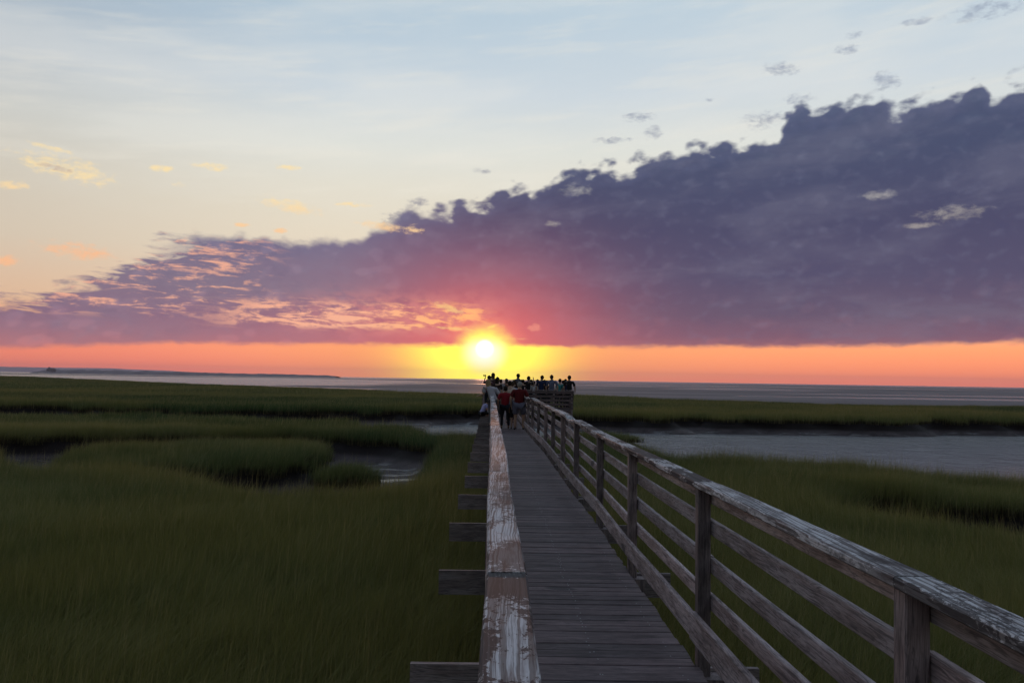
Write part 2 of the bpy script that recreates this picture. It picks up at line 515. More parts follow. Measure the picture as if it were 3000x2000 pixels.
def mat_grass(name, c0, c1, c2):
    m = new_mat(name)
    t = attr('tint', 'INSTANCER'); hh = attr('hfrac'); rb = attr('rnd')
    col = cmix(t, c0, c1)
    col = cmix(sstep(hh, .62, .20) * .92, col, (.030, .019, .014))          # brown lower stems, darkened to paint in the shade between dense blades
    col = cmix(sstep(rb, .72, .98) * .7, col, c2)
    d = principled(Base_Color=col, Roughness=.6, Specular_IOR_Level=.25)
    tr = E.nt.nodes.new('ShaderNodeBsdfTranslucent'); E.nt.links.new(col, tr.inputs[0])
    mx = E.nt.nodes.new('ShaderNodeMixShader'); mx.inputs[0].default_value = .18
    E.nt.links.new(d.outputs[0], mx.inputs[1]); E.nt.links.new(tr.outputs[0], mx.inputs[2])
    out(mx); return m
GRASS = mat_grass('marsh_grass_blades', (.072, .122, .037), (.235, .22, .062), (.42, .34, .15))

# ------------------------------------------------------------------ terrain
def vnoise(x, y, seed=0):
    xi = np.floor(x).astype(np.int64); yi = np.floor(y).astype(np.int64)
    xf = x - xi; yf = y - yi
    u_ = xf * xf * (3 - 2 * xf); v_ = yf * yf * (3 - 2 * yf)
    def h(i, j):
        n = (i * 374761393 + j * 668265263 + seed * 1442695041) & 0xffffffff
        n = ((n ^ (n >> 13)) * 1274126177) & 0xffffffff
        return ((n ^ (n >> 16)) & 0xffff) / 65535.0
    a = h(xi, yi); b = h(xi + 1, yi); c = h(xi, yi + 1); d = h(xi + 1, yi + 1)
    return (a * (1 - u_) + b * u_) * (1 - v_) + (c * (1 - u_) + d * u_) * v_


def fbm(x, y, seed=0, oct=4):
    s = 0; a = .5; t = 0
    for o in range(oct):
        s = s + a * vnoise(x * 2 ** o, y * 2 ** o, seed + o); t += a; a *= .5
    return s / t - .5


def sdf(px, py, poly):
    """signed distance to a polygon, negative inside"""
    P = np.array(poly, float); n = len(P)
    d = np.full(px.shape, 1e18); inside = np.zeros(px.shape, bool)
    for i in range(n):
        a = P[i]; b = P[(i + 1) % n]
        e = b - a; wx = px - a[0]; wy = py - a[1]
        t = np.clip((wx * e[0] + wy * e[1]) / (e @ e), 0, 1)
        d = np.minimum(d, (wx - e[0] * t) ** 2 + (wy - e[1] * t) ** 2)
        c = ((a[1] > py) != (b[1] > py))
        with np.errstate(divide='ignore', invalid='ignore'):
            xc = (b[0] - a[0]) * (py - a[1]) / (b[1] - a[1]) + a[0]
        inside ^= c & (px < xc)
    d = np.sqrt(d)
    return np.where(inside, -d, d)


RIVER = [(90, -10), (40, 14), (24, 19.5), (15.3, 25.5), (13.4, 27.3), (11.6, 29.3), (8.7, 29.2), (5.6, 30), (4, 35), (2.1, 39), (-1.3, 39.5), (-3.4, 42), (-7.2, 47),
         (-10.4, 52), (-17.5, 58), (-34.5, 57.5), (-60, 60), (-90, 68), (-140, 88), (-140, 96), (-90, 80), (-50, 79), (-30, 74), (-17, 74), (-10, 78), (-4, 83), (0, 77), (4, 73), (8, 72.5),
         (13, 71), (16, 74), (20, 72), (32, 73), (45, 77), (80, 79), (150, 78)]
POCKET = [(-2.2, 35), (-1.8, 28), (-1.9, 22.5), (-3.2, 19.6), (-5.7, 19.2), (-7.6, 20.8), (-9.3, 22.6), (-11, 23.4), (-14, 24.2), (-17, 26.5), (-19, 30), (-24, 31), (-34, 31.5), (-50, 32), (-50, 36), (-34, 37.5),
          (-24, 39.5), (-18, 43), (-12, 44), (-8, 43.5), (-5.0, 42.0), (-2.9, 39)]
ISLE = [(-7.4, 33.2), (-7.7, 31.0), (-8.9, 29.0), (-11, 27.8), (-12.6, 27.0), (-14.4, 28.0), (-15.6, 30.5), (-15.8, 33), (-14.2, 35.8), (-12, 37.4), (-9, 37.2), (-7.6, 35.5)]
DITCH = [(6.6, 20.2), (7.4, 18.6), (8.4, 17.3), (9.6, 15.4), (13, 12), (22, 6), (30, 0), (36, 8), (20, 19), (15, 22), (11.5, 24), (9, 24), (7.4, 22.6)]
OUTER = [(-700, 900), (-324, 540), (-200, 395), (-138, 310), (-80, 235), (-47, 200), (-20, 170), (-6, 160), (14, 168), (28, 140), (42, 121), (71, 118), (140, 112), (300, 90), (900, 20)]
LOWISLE = (5.6, 55.5, 3.3, 3.0)


def marsh_edge(x):
    o = np.array(OUTER, float)
    return np.interp(x, o[:, 0], o[:, 1])


def ground_height(x, y):
    wob = fbm(x * .35, y * .35, 5, 3) * 2.2 * np.clip(y / 30, .4, 1.6)
    top = .98 + fbm(x * .07, y * .07, 1, 4) * .34 + fbm(x * .6, y * .6, 9, 3) * .10
    dr = sdf(x, y, RIVER) + wob
    dp = sdf(x, y, POCKET) + wob * .25
    di = sdf(x, y, ISLE) + wob * .3
    dd_ = sdf(x, y, DITCH) + wob * .4
    S = lambda d, a, b: (lambda t: t * t * (3 - 2 * t))(np.clip((d - a) / (b - a), 0, 1))
    # river: bank, mud shelf, water bed
    z = top
    rv = S(-dr, 0, 2.2)
    bed = np.where(x > -7, .20 - .7 * S(-dr, 1.4, 4.5), .20 + 0 * x)
    bed = bed * (1 - S(-x, 3, 9)) + (.22 + fbm(x * .3, y * .3, 3, 3) * .25) * S(-x, 3, 9)
    z = z * (1 - rv) + bed * rv
    pk = S(-dp, -.1, 1.8) * (1 - S(-di, -.9, .5))
    pbed = .12 + fbm(x * .25, y * .5, 4, 3) * .40
    z = z * (1 - pk) + np.minimum(z, pbed) * pk
    dk = S(-dd_, 0, 1.8)
    z = z * (1 - dk) + .22 * dk
    # tussock in the pocket and low island in the river
    t = np.exp(-(((x + 5.95) / .95) ** 2 + ((y - 30.6) / 1.1) ** 2) ** 2)
    z = np.maximum(z, .55 * t + z * (1 - t))
    cx, cy, rx, ry = LOWISLE
    t = np.exp(-(((x - cx) / rx) ** 2 + ((y - cy) / ry) ** 2) ** 2)
    z = np.maximum(z, .42 * t + z * (1 - t))
    # outer edge, flats
    e = marsh_edge(x) * (1 + fbm(x * .03, x * 0 + .5, 12, 3) * .06)
    out_ = S(y - e, -2, 4)
    strip = S(y / e, 1.55, 1.20)                                   # water right behind the marsh
    pools = fbm(x * .0065, y * .022, 21, 4)
    lb = S(-x, 20, 140) * (1 - S(y, 900, 1700))
    fl = .07 + pools * .9 - strip * .35 - lb * .25
    fl = np.where(y > 2400, -.3, fl)
    z = z * (1 - out_) + np.clip(fl, -.3, .12) * out_
    return z, out_, np.minimum(np.minimum(dr, dp), dd_)


def axis_steps(core, step, growth, end):
    v = list(np.arange(0, core + 1e-6, step)); s = step
    while v[-1] < end:
        s *= growth; v.append(v[-1] + s)
    return v
xs = axis_steps(26, .30, 1.045, 9000); xs = np.array([-a for a in xs[::-1]][:-1] + xs)
ysp = axis_steps(92, .34, 1.028, 13000); ysn = axis_steps(4, 1.0, 1.4, 200)
ys = np.array([-a for a in ysn[::-1]][:-1] + ysp)
GX, GY = np.meshgrid(xs, ys)
GZ, _, _ = ground_height(GX, GY)
nx, ny = len(xs), len(ys)
verts = np.stack([GX, GY, GZ], -1).reshape(-1, 3)
ii = np.arange(nx * ny).reshape(ny, nx)
faces = np.stack([ii[:-1, :-1], ii[:-1, 1:], ii[1:, 1:], ii[1:, :-1]], -1).reshape(-1, 4)


def np_mesh(name, v, f, mat, smooth=True):
    me = bpy.data.meshes.new(name)
    me.vertices.add(len(v)); me.vertices.foreach_set('co', np.ascontiguousarray(v, np.float32).ravel())
    k = f.shape[1]
    me.loops.add(f.size); me.loops.foreach_set('vertex_index', f.astype(np.int32).ravel())
    me.polygons.add(len(f)); me.polygons.foreach_set('loop_start', np.arange(0, f.size, k, dtype=np.int32))
    me.polygons.foreach_set('loop_total', np.full(len(f), k, np.int32))
    if smooth: me.polygons.foreach_set('use_smooth', np.ones(len(f), bool))
    me.materials.append(mat); me.update(); me.validate()
    return me


g = bpy.data.objects.new('ground', np_mesh('ground', verts, faces, GROUND)); COL.objects.link(g)
tag(g, 'dark marsh soil, bare mud banks and wet sand flats reaching the horizon', 'ground', kind='structure')
wv_ = np.array([(-9400, -200, 0), (9400, -200, 0), (9400, 13300, 0), (-9400, 13300, 0)], float)
w = bpy.data.objects.new('water', np_mesh('water', wv_, np.array([[0, 1, 2, 3]]), WATER, False)); COL.objects.link(w)
tag(w, 'grey rippled tidal water in the creek and the bay behind the marsh', 'water', kind='structure')

# ------------------------------------------------------------------ grass
def clump_mesh(name, n, rad, h, width, seed, lean=.18, segs=3):
    r = np.random.default_rng(seed)
    ang = r.uniform(0, 2 * math.pi, n); rr = rad * np.sqrt(r.uniform(0, 1, n))
    bx, by = rr * np.cos(ang), rr * np.sin(ang)
    hh = h * r.uniform(.55, 1.08, n) * (1 + .10 * np.sin(ang * 2 + seed)); hh[: max(1, n // 28)] *= 1.38; 
    la = r.normal(.5, 1.1, n); lm = np.abs(r.normal(lean, lean * .6, n)) * h
    fa = r.uniform(0, math.pi, n); wd = width * r.uniform(.6, 1.3, n)
    V = []; Fc = []; HF = []; RB = []
    ts = np.linspace(0, 1, segs + 1)
    rb = r.uniform(0, .93, n); rb[: max(1, n // 28)] = 1.0
    for i in range(n):
        b = len(V)
        for t in ts:
            cx = bx[i] + math.cos(la[i]) * lm[i] * t ** 2; cy = by[i] + math.sin(la[i]) * lm[i] * t ** 2
            cz = hh[i] * (t - .12 * t * t) - .05
            ww = wd[i] * .5 * (1 - t ** 1.6 * .92)
            V.append((cx - math.cos(fa[i]) * ww, cy - math.sin(fa[i]) * ww, cz)); V.append((cx + math.cos(fa[i]) * ww, cy + math.sin(fa[i]) * ww, cz))
            HF += [t, t]; RB += [rb[i]] * 2
        for k in range(segs):
            Fc.append((b + 2 * k, b + 2 * k + 1, b + 2 * k + 3, b + 2 * k + 2))
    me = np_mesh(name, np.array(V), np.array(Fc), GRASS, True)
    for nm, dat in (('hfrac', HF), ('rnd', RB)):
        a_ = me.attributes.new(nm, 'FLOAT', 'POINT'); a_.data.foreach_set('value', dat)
    return me


def grass_field(name, label, y0, y1, spacing, meshes, wedge=.70, xmin=5.0, ylimit_fn=None):
    """clumps on a jittered grid over the visible wedge of marsh"""
    P = []
    xm = y1 * wedge + xmin
    gx = np.arange(-xm, xm, spacing); gy = np.arange(y0, y1, spacing)
    A, B = np.meshgrid(gx, gy)
    A = A + rng.uniform(-.5, .5, A.shape) * spacing; B = B + rng.uniform(-.5, .5, A.shape) * spacing
    A = A.ravel(); B = B.ravel()
    k = (np.abs(A) < B * wedge + xmin)
    A, B = A[k], B[k]
    z, o_, dmin = ground_height(A, B)
    lim = np.where((np.abs(A - 5.6) < 3.4) & (np.abs(B - 55.5) < 3.2), .24, np.where(B < 36, .66, .80))
    tus = ((A + 5.95) / .9) ** 2 + ((B - 30.6) / 1.0) ** 2 < 1
    k = ((z > lim + rng.uniform(-.04, .12, z.shape)) | (tus & (z > .3))) & (o_ < .45) & (B > -1)
    # thin under the boardwalk
    bx_ = -.0265 * B + .55
    under = np.abs(A - bx_) < .62
    k &= ~(under & (B < 60) & (rng.uniform(0, 1, A.shape) < .8))
    A, B, z, dmin, tus = A[k], B[k], z[k], dmin[k], tus[k]
    n = len(A)
    sc = 1.0 + fbm(A * .12, B * .12, 31, 3) * .75 + fbm(A * .55, B * .55, 33, 2) * .30 + rng.uniform(-.12, .12, n)
    sc *= 1 + .30 * np.exp(-(dmin / 1.4) ** 2)                      # taller along the creeks
    sc = np.where(tus, 1.15, sc)
    sc = np.where((np.abs(A - bx_[k]) < .75) & (B < 60), np.minimum(sc, .75), sc)
    tint = np.clip(.45 + fbm(A * .045, B * .05, 41, 4) * 2.4 + fbm(A * .5, B * .5, 43, 2) * .9, 0, 1)
    me = bpy.data.meshes.new(name); me.vertices.add(n)
    me.vertices.foreach_set('co', np.stack([A, B, z], -1).astype(np.float32).ravel())
    for nm, dat in (('scl', sc), ('rot', rng.uniform(0, 1, n) * .5 + fbm(A * .16, B * .16, 51, 3) * 5.0), ('tint', tint)):
        a_ = me.attributes.new(nm, 'FLOAT', 'POINT'); a_.data.foreach_set('value', dat.astype(np.float32))
    a_ = me.attributes.new('pick', 'INT', 'POINT'); a_.data.foreach_set('value', rng.integers(0, len(meshes), n).astype(np.int32))
    o = bpy.data.objects.new(name, me); COL.objects.link(o)
    tag(o, label, 'grass', kind='stuff')
    src = bpy.data.collections.new(name + '_source')
    for i, mm in enumerate(meshes):
        so = bpy.data.objects.new('grass_clump', mm); src.objects.link(so)
    ng = bpy.data.node_groups.new(name, 'GeometryNodeTree')
    ng.interface.new_socket('Geometry', in_out='INPUT', socket_type='NodeSocketGeometry')
    ng.interface.new_socket('Geometry', in_out='OUTPUT', socket_type='NodeSocketGeometry')
    N = ng.nodes; L = ng.links
    gi = N.new('NodeGroupInput'); go = N.new('NodeGroupOutput')
    ci = N.new('GeometryNodeCollectionInfo'); ci.inputs[0].default_value = src; ci.inputs['Separate Children'].default_value = True; ci.inputs['Reset Children'].default_value = True
    ip = N.new('GeometryNodeInstanceOnPoints'); ip.inputs['Pick Instance'].default_value = True
    def na(nm, t):
        q = N.new('GeometryNodeInputNamedAttribute'); q.data_type = t; q.inputs[0].default_value = nm; return q.outputs[0]
    L.new(gi.outputs[0], ip.inputs['Points']); L.new(ci.outputs[0], ip.inputs['Instance'])
    L.new(na('pick', 'INT'), ip.inputs['Instance Index'])
    cr = N.new('ShaderNodeCombineXYZ'); L.new(na('rot', 'FLOAT'), cr.inputs[2]); L.new(cr.outputs[0], ip.inputs['Rotation'])
    cs = N.new('ShaderNodeCombineXYZ'); cs.inputs[0].default_value = 1; cs.inputs[1].default_value = 1; L.new(na('scl', 'FLOAT'), cs.inputs[2])
    L.new(cs.outputs[0], ip.inputs['Scale']); L.new(ip.outputs[0], go.inputs[0])
    md = o.modifiers.new('scatter', 'NODES'); md.node_group = ng
    print(name, n)
    return o


H = .68
near = [clump_mesh('clump', 190, .36, H, .0055, s, segs=4, lean=l_) for s, l_ in ((1, .14), (2, .2), (3, .45), (4, .25), (5, .12), (6, .6))]
mid = [clump_mesh('clump', 460, .62, H, .009, s, lean=l_) for s, l_ in ((11, .15), (12, .25), (13, .45), (14, .2))]
farc = [clump_mesh('clump', 560, 1.1, H, .022, s, segs=3) for s in (21, 22, 23, 24)]
vfar = [clump_mesh('clump', 420, 4.0, H, .085, s, lean=.3, segs=2) for s in (31, 32, 33)]
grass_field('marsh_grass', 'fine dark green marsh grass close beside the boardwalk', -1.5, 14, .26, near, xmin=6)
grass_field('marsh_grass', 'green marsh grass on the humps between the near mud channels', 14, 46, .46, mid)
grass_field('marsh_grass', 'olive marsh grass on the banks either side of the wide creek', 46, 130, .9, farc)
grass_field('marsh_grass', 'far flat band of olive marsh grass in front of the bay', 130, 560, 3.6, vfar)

# ------------------------------------------------------------------ boardwalk geometry tracks
RAILZ = EYE - .63
DECKZ = EYE - 1.77
YP = [0.15, 2.80, 5.45, 8.10, 10.75, 13.40, 16.05, 18.70, 21.35, 24.00, 26.65, 29.30, 31.95, 34.60, 37.25, 39.90, 42.55]
# right cap inner edge, pixels of its top inner edge at each post
RPX = {1: (2618, 1688), 2: (2033, 1410), 3: (1835, 1311), 4: (1745, 1266), 5: (1679, 1229), 6: (1641, 1209), 7: (1613, 1196), 8: (1593, 1186), 9: (1572, 1175), 10: (1555, 1165)}
rt_y, rt_x, rt_z = [], [], []
for k, (px, py) in RPX.items():
    x_, z_ = at_y(px, py, YP[k]); rt_y.append(YP[k]); rt_x.append(x_); rt_z.append(z_)
rt_y = [-2.5, .15] + rt_y; rt_x = [rt_x[0] + .12, rt_x[0] + .06] + rt_x; rt_z = [RAILZ, RAILZ] + rt_z
for k in range(11, 17):
    rt_y.append(YP[k]); rt_x.append(rt_x[-1] - .03 * 2.65); rt_z.append(RAILZ)
LPX = [(1402, 1583, 2000), (1424, 1544.7, 1664), (1430, 1528.4, 1591), (1430, 1510, 1515), (1429.5, 1496.9, 1438), (1432, 1489.6, 1385), (1437, 1487.7, 1351), (1439.8, 1483.8, 1322),
       (1438.9, 1476, 1284), (1435, 1466, 1248), (1436, 1461, 1207), (1437, 1457, 1190), (1437, 1450, 1172), (1437, 1447.5, 1160)]
lt_y, lt_x = [], []
for a_, b_, yy in LPX:
    x_, y_ = at_z((a_ + b_) / 2, yy, RAILZ); lt_y.append(y_); lt_x.append(x_)
lt_y = [-2.5, .2] + lt_y; lt_x = [lt_x[0] + .10, lt_x[0] + .03] + lt_x
lt_y += [lt_y[-1] + 12]; lt_x += [lt_x[-1] - .30]
RX = lambda y: float(np.interp(y, rt_y, rt_x))
RZ = lambda y: float(np.interp(y, rt_y, rt_z)) - .04 * math.exp(-((y - 14.3) / .55) ** 2)
LX = lambda y: float(np.interp(y, lt_y, lt_x)) + .0665                 # inner (right) edge of the left cap
LZ = lambda y: RAILZ + .012 * math.sin(y * 1.3) * min(1, y / 6)
DZ = lambda y: DECKZ - .05 * max(0, min(1, (y - 12) / 18))
print('right', [round(v, 2) for v in rt_x], [round(v - EYE, 3) for v in rt_z]); print('left', [round(v, 2) for v in lt_x], [round(v, 1) for v in lt_y])
END = 44.0


def sweep(mb, y0, y1, fx, fz, a0, a1, b0, b1, side, bow=0.0, sag=0.0, step=.22, c=.005, rough=0.0):
    """board whose section spans outward offsets a0..a1 and heights b0..b1 (below the cap line)"""
    n = max(2, int((y1 - y0) / step)); rings = []
    ph = random.uniform(0, 6)
    for i in range(n + 1):
        t = i / n; y = y0 + (y1 - y0) * t
        x = fx(y); z = fz(y)
        o = bow * math.sin(math.pi * t); s = sag * math.sin(math.pi * t) + .003 * math.sin(ph + t * 7)
        xa = x + side * (a0 + o); xb = x + side * (a1 + o)
        lo, hi = min(xa, xb), max(xa, xb)
        pr = cham(lo, hi, z - b1 + s, z - b0 + s, c)
        if rough:
            pr = [(p + random.uniform(-rough, rough), q + random.uniform(-rough, rough) * .6) for p, q in pr]
        rings.append([(p, y, q) for p, q in pr])
    mb.rnd = random.random(); mb.rings(rings)


def piece(name, mat, parent, *a, **k):
    mb = MB(); sweep(mb, *a, **k); return mb.build(name, mat, parent)


boardwalk = empty('boardwalk', (0, 0, DECKZ))
tag(boardwalk, 'long grey wooden plank boardwalk leading across the marsh to the crowd', 'boardwalk')
def bpar(o):
    o.parent = boardwalk; o.matrix_parent_inverse = Matrix.Translation((0, 0, -DECKZ)); return o
# deck planks
mb = MB(); nails = MB()
y = -2.3
PL = .143
while y < END:
    x0 = LX(y) - .015 + random.uniform(-.008, .008); x1 = RX(y) + .016 + random.uniform(-.010, .012)
    z1 = DZ(y) + random.uniform(-.003, .003); tl = random.uniform(-.002, .002)
    g_ = random.uniform(.005, .011)
    mb.rnd = random.random()
    prof = [(y, z1 - .038), (y + PL - g_, z1 - .038 + tl), (y + PL - g_, z1 - .004 + tl), (y + PL - g_ - .004, z1 + tl), (y + .004, z1), (y, z1 - .004)]
    b = len(mb.v)
    mb.rings([[(x0, p, q) for p, q in prof], [((x0 + x1) / 2, p, q - .0015) for p, q in prof], [(x1, p, q) for p, q in prof]])
    if y > 1 and y < 16:
        for nxp in (x0 + .10, x0 + .58, x1 - .62, x1 - .12):
            for dy in (.035, .10):
                if random.random() < .35:
                    cx, cy = nxp + random.uniform(-.012, .012), y + dy + random.uniform(-.006, .006)
                    nails.rings([[(cx + .0045 * math.cos(q), cy + .0045 * math.sin(q), z1 + h_) for q in (0, 1.05, 2.09, 3.14, 4.19, 5.24)] for h_ in (-.002, .0012)])
    y += PL
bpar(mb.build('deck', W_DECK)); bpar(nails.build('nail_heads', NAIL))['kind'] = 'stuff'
# stringers under the planks
for off in (.08, .5, .92):
    mb = MB(); rings = []
    for i in range(0, 90):
        yy = -2.3 + i * (END + 2.3) / 89
        xc = LX(yy) + (RX(yy) - LX(yy)) * off; zt = DZ(yy) - .040
        rings.append([(xc - .02, yy, zt - .19), (xc + .02, yy, zt - .19), (xc + .02, yy, zt), (xc - .02, yy, zt)])
    mb.rings(rings); bpar(mb.build('stringer', W_Y))
# cross joists sticking out on both sides, with piles and braces
for i, yp in enumerate([y_ for y_ in YP if y_ > 1]):
    k_ = .55 if i % 1 == 0 else .5
    xa = LX(yp) - .60 - random.uniform(0, .03) ; xb = RX(yp) + .45 + random.uniform(-.02, .03)
    zt = DZ(yp) - .042
    if yp < 4: xa = LX(yp) - .5
    mb = MB(); mb.rnd = random.random()
    yj = yp + .055
    pr = [(yj, zt - .225), (yj + .042, zt - .225), (yj + .042, zt), (yj, zt)]
    mb.rings([[(xa, p, q) for p, q in pr], [((xa + xb) / 2, p, q + .004) for p, q in pr], [(xb, p, q) for p, q in pr]])
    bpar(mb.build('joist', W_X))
    for s_, xc in ((-1, LX(yp) - .095), (1, RX(yp) + .095)):
        mb = MB(); mb.rnd = random.random()
        gz = -.6
        mb.rings([[(xc - .075, yp - .10 + d_, q), (xc + .075, yp - .10 + d_, q), (xc + .075, yp + .045, q), (xc - .075, yp + .045, q)] for q, d_ in ((gz, 0), (zt - .02, 0))])
        bpar(mb.build('pile', W_Z))
    mb = MB(); mb.rnd = random.random()
    x0_, x1_ = LX(yp) - .16, RX(yp) + .10
    mb.rings([[(x0_, yj + .045, .95), (x0_, yj + .08, .95), (x0_, yj + .08, 1.09), (x0_, yj + .045, 1.09)],
              [(x1_, yj + .045, zt - .40), (x1_, yj + .08, zt - .40), (x1_, yj + .08, zt - .26), (x1_, yj + .045, zt - .26)]])
    bpar(mb.build('brace', W_X))


def railing(side, fx, fz, label, joints):
    root = empty('railing', (fx(2.8), 2.8, DECKZ)); tag(root, label, 'railing')
    inv = Matrix.Translation((-fx(2.8), -2.8, -DECKZ))
    def par(o): o.parent = root; o.matrix_parent_inverse = inv; return o
    # posts
    for yp in [y_ for y_ in YP if y_ > -1 and y_ < END]:
        x = fx(yp); z = fz(yp); mb = MB(); mb.rnd = random.random()
        lean = random.uniform(-.006, .006); tw = random.uniform(-.002, .002)
        rings = []
        for q in (DZ(yp) - .34, DZ(yp) + .2, z - .5, z - .0405):
            t = (q - DZ(yp)) / 1.1
            xa = x + side * .018 + lean * (1 - t); xb = x + side * .098 + lean * (1 - t)
            lo, hi = min(xa, xb), max(xa, xb); c = .005
            rings.append([(lo + c, yp - .045, q), (hi - c, yp - .045, q), (hi, yp - .045 + c, q), (hi, yp + .044 - c, q), (hi - c, yp + .044, q), (lo + c, yp + .044, q), (lo, yp + .044 - c, q), (lo, yp - .045 + c, q)])
        mb.rings(rings); par(mb.build('post', W_Z))
    # cap boards
    for j in range(len(joints) - 1):
        par(piece('cap_board', W_CAP, None, joints[j] + .002, joints[j + 1] - .002, fx, fz, 0, .133, 0, .040, side, step=.16, c=.007, rough=.0012, sag=random.uniform(-.004, .006)))
    # rails under the cap, outside the posts
    for nm, b0, b1 in (('fascia_board', .0415, .135), ('rail', .235, .332), ('rail', .468, .565), ('rail', .702, .80)):
        js = [-2.4] + [YP[k] for k in range(random.choice((1, 2)), len(YP) - 1, 2)] + [END]
        for a_, b_ in zip(js[:-1], js[1:]):
            par(piece(nm, W_Y, None, a_ + .002, b_ - .002, fx, fz, .100, .134, b0 + random.uniform(-.006, .006), b1 + random.uniform(-.006, .006), side,
                      bow=random.uniform(-.001, .009), sag=random.uniform(-.012, .004), step=.3))
    js = [-2.4] + [YP[k] for k in range(2 if side > 0 else 1, len(YP) - 1, 2)] + [END]
    for a_, b_ in zip(js[:-1], js[1:]):
        par(piece('toe_board', W_Y, None, a_ + .003, b_ - .003, fx, lambda y_: DZ(y_) + 1.14, -.024, .0165, .815 + random.uniform(-.01, .01), .975 + random.uniform(-.01, .01), side, bow=0.0, sag=random.uniform(-.006, .004), step=.3))
    return root


railing(1, RX, RZ, 'grey weathered railing along the right side of the boardwalk, its open rails in full view', [-2.4, 2.80, 5.45, 13.40, 18.70, 24.0, 29.3, 34.6, END])
railing(-1, LX, LZ, 'flaking weathered railing on the left side, seen along its pale cap right below the viewer', [-2.4, 2.84, 5.78, 11.4, 18.7, 24.0, 29.3, 34.6, END])

# ------------------------------------------------------------------ viewing platform at the end
PZ = EYE - 1.64
PX0, PX1, PY0, PY1 = -1.55, 3.32, 46.0, 52.5
plat = empty('viewing_platform', ((PX0 + PX1) / 2, PY0, PZ))
tag(plat, 'square wooden viewing platform with slatted railing at the far end of the boardwalk', 'platform')
def ppar(o):
    o.parent = plat; o.matrix_parent_inverse = Matrix.Translation((-(PX0 + PX1) / 2, -PY0, -PZ)); return o
mb = MB(); yy = PY0
while yy < PY1 - .1:
    mb.rnd = random.random(); mb.box((PX0, yy, PZ - .04), (PX1, yy + .135, PZ)); yy += .143
ppar(mb.build('deck', W_DECK))
mb = MB(); a_ = END                      # short ramp joining boardwalk and platform
mb.rings([[(-1.25, END + .003, DZ(44) - .04), (.02 + .2, END + .003, DZ(44) - .04), (.02 + .2, END + .003, DZ(44)), (-1.25, END + .003, DZ(44))],
          [(-1.25, PY0 - .003, PZ - .04), (.2, PY0 - .003, PZ - .04), (.2, PY0 - .003, PZ - .002), (-1.25, PY0 - .003, PZ - .002)]])
ppar(mb.build('ramp', W_DECK))
def prail(x0, y0, x1, y1, nposts):
    d = Vector((x1 - x0, y1 - y0, 0)); L_ = d.length; d.normalize(); n = Vector((-d.y, d.x, 0))
    def bar(nm, mat, s0, s1, o0, o1, z0, z1):
        m_ = MB(); m_.rnd = random.random()
        p = [Vector((x0, y0, 0)) + d * s + n * o for s, o in ((s0, o0), (s0, o1), (s1, o1), (s1, o0))]
        m_.rings([[(q.x, q.y, z) for q in p] for z in (z0, z1)]); ppar(m_.build(nm, mat))
    for i in range(nposts):
        s = .05 + (L_ - .1) * i / (nposts - 1)
        bar('post', W_Z, s - .045, s + .045, .002, .09, PZ - .35, PZ + 1.05)
    bar('cap_board', W_Z, 0, L_, -.05, .12, PZ + 1.052, PZ + 1.09)
    for q in (.06, .27, .48, .69, .90):
        bar('rail', W_PL, .0, L_, -.04, -.002, PZ + q, PZ + q + .13)
prail(.30, PY0, PX1, PY0, 4)
prail(PX1, PY0 + .13, PX1, PY1 - .13, 5)
prail(PX1, PY1, PX0, PY1, 5)
prail(PX0, PY1 - .13, PX0, PY0 + .4, 5)
for xx in (PX0 + .2, .9, PX1 - .15):
    for yy in (PY0 + .2, 49.2, PY1 - .2):
        m_ = MB(); m_.rings([[(xx - .09, yy - .09, z), (xx + .09, yy - .09, z), (xx + .09, yy + .09, z), (xx - .09, yy + .09, z)] for z in (-.8, PZ - .045)])
        ppar(m_.build('pile', W_Z))

# ------------------------------------------------------------------ people
def cloth(name, col, pat=None):
    m = new_mat(name)
    x, y, z = objco()
    n_ = noise(vec(x * 18, y * 18, z * 9), 1, 4, .6)
    c = cmix(sstep(n_, .35, .65) * .35, col, tuple(v * .7 for v in col))
    if pat:
        q = noise(vec(x * 26, y * 26, z * 26), 1, 2, .4)
        c = cmix(sstep(q, .47, .56), c, pat)
    out(principled(Base_Color=c, Roughness=.85, Specular_IOR_Level=.2, Normal=bump(n_, .6, .02)))
    return m
def skinm(name, col):
    m = new_mat(name); x, y, z = objco()
    n_ = noise(vec(x * 30, y * 30, z * 30), 1, 3, .5)
    out(principled(Base_Color=cmix(n_, tuple(v * .85 for v in col), col), Roughness=.5)); return m
SK = [skinm('skin_light', (.50, .30, .21)), skinm('skin_tan', (.36, .20, .13)), skinm('skin_brown', (.22, .12, .08))]
HAIRM = {'dark': cloth('hair_dark', (.02, .014, .01)), 'brown': cloth('hair_brown', (.06, .035, .02)), 'grey': cloth('hair_grey', (.34, .31, .28)), 'blond': cloth('hair_blond', (.40, .27, .13)), 'cap': cloth('cap_cloth', (.10, .10, .12))}
CL = {}
def cm(key, col, pat=None):
    if key not in CL: CL[key] = cloth(key + '_cloth', col, pat)
    return CL[key]


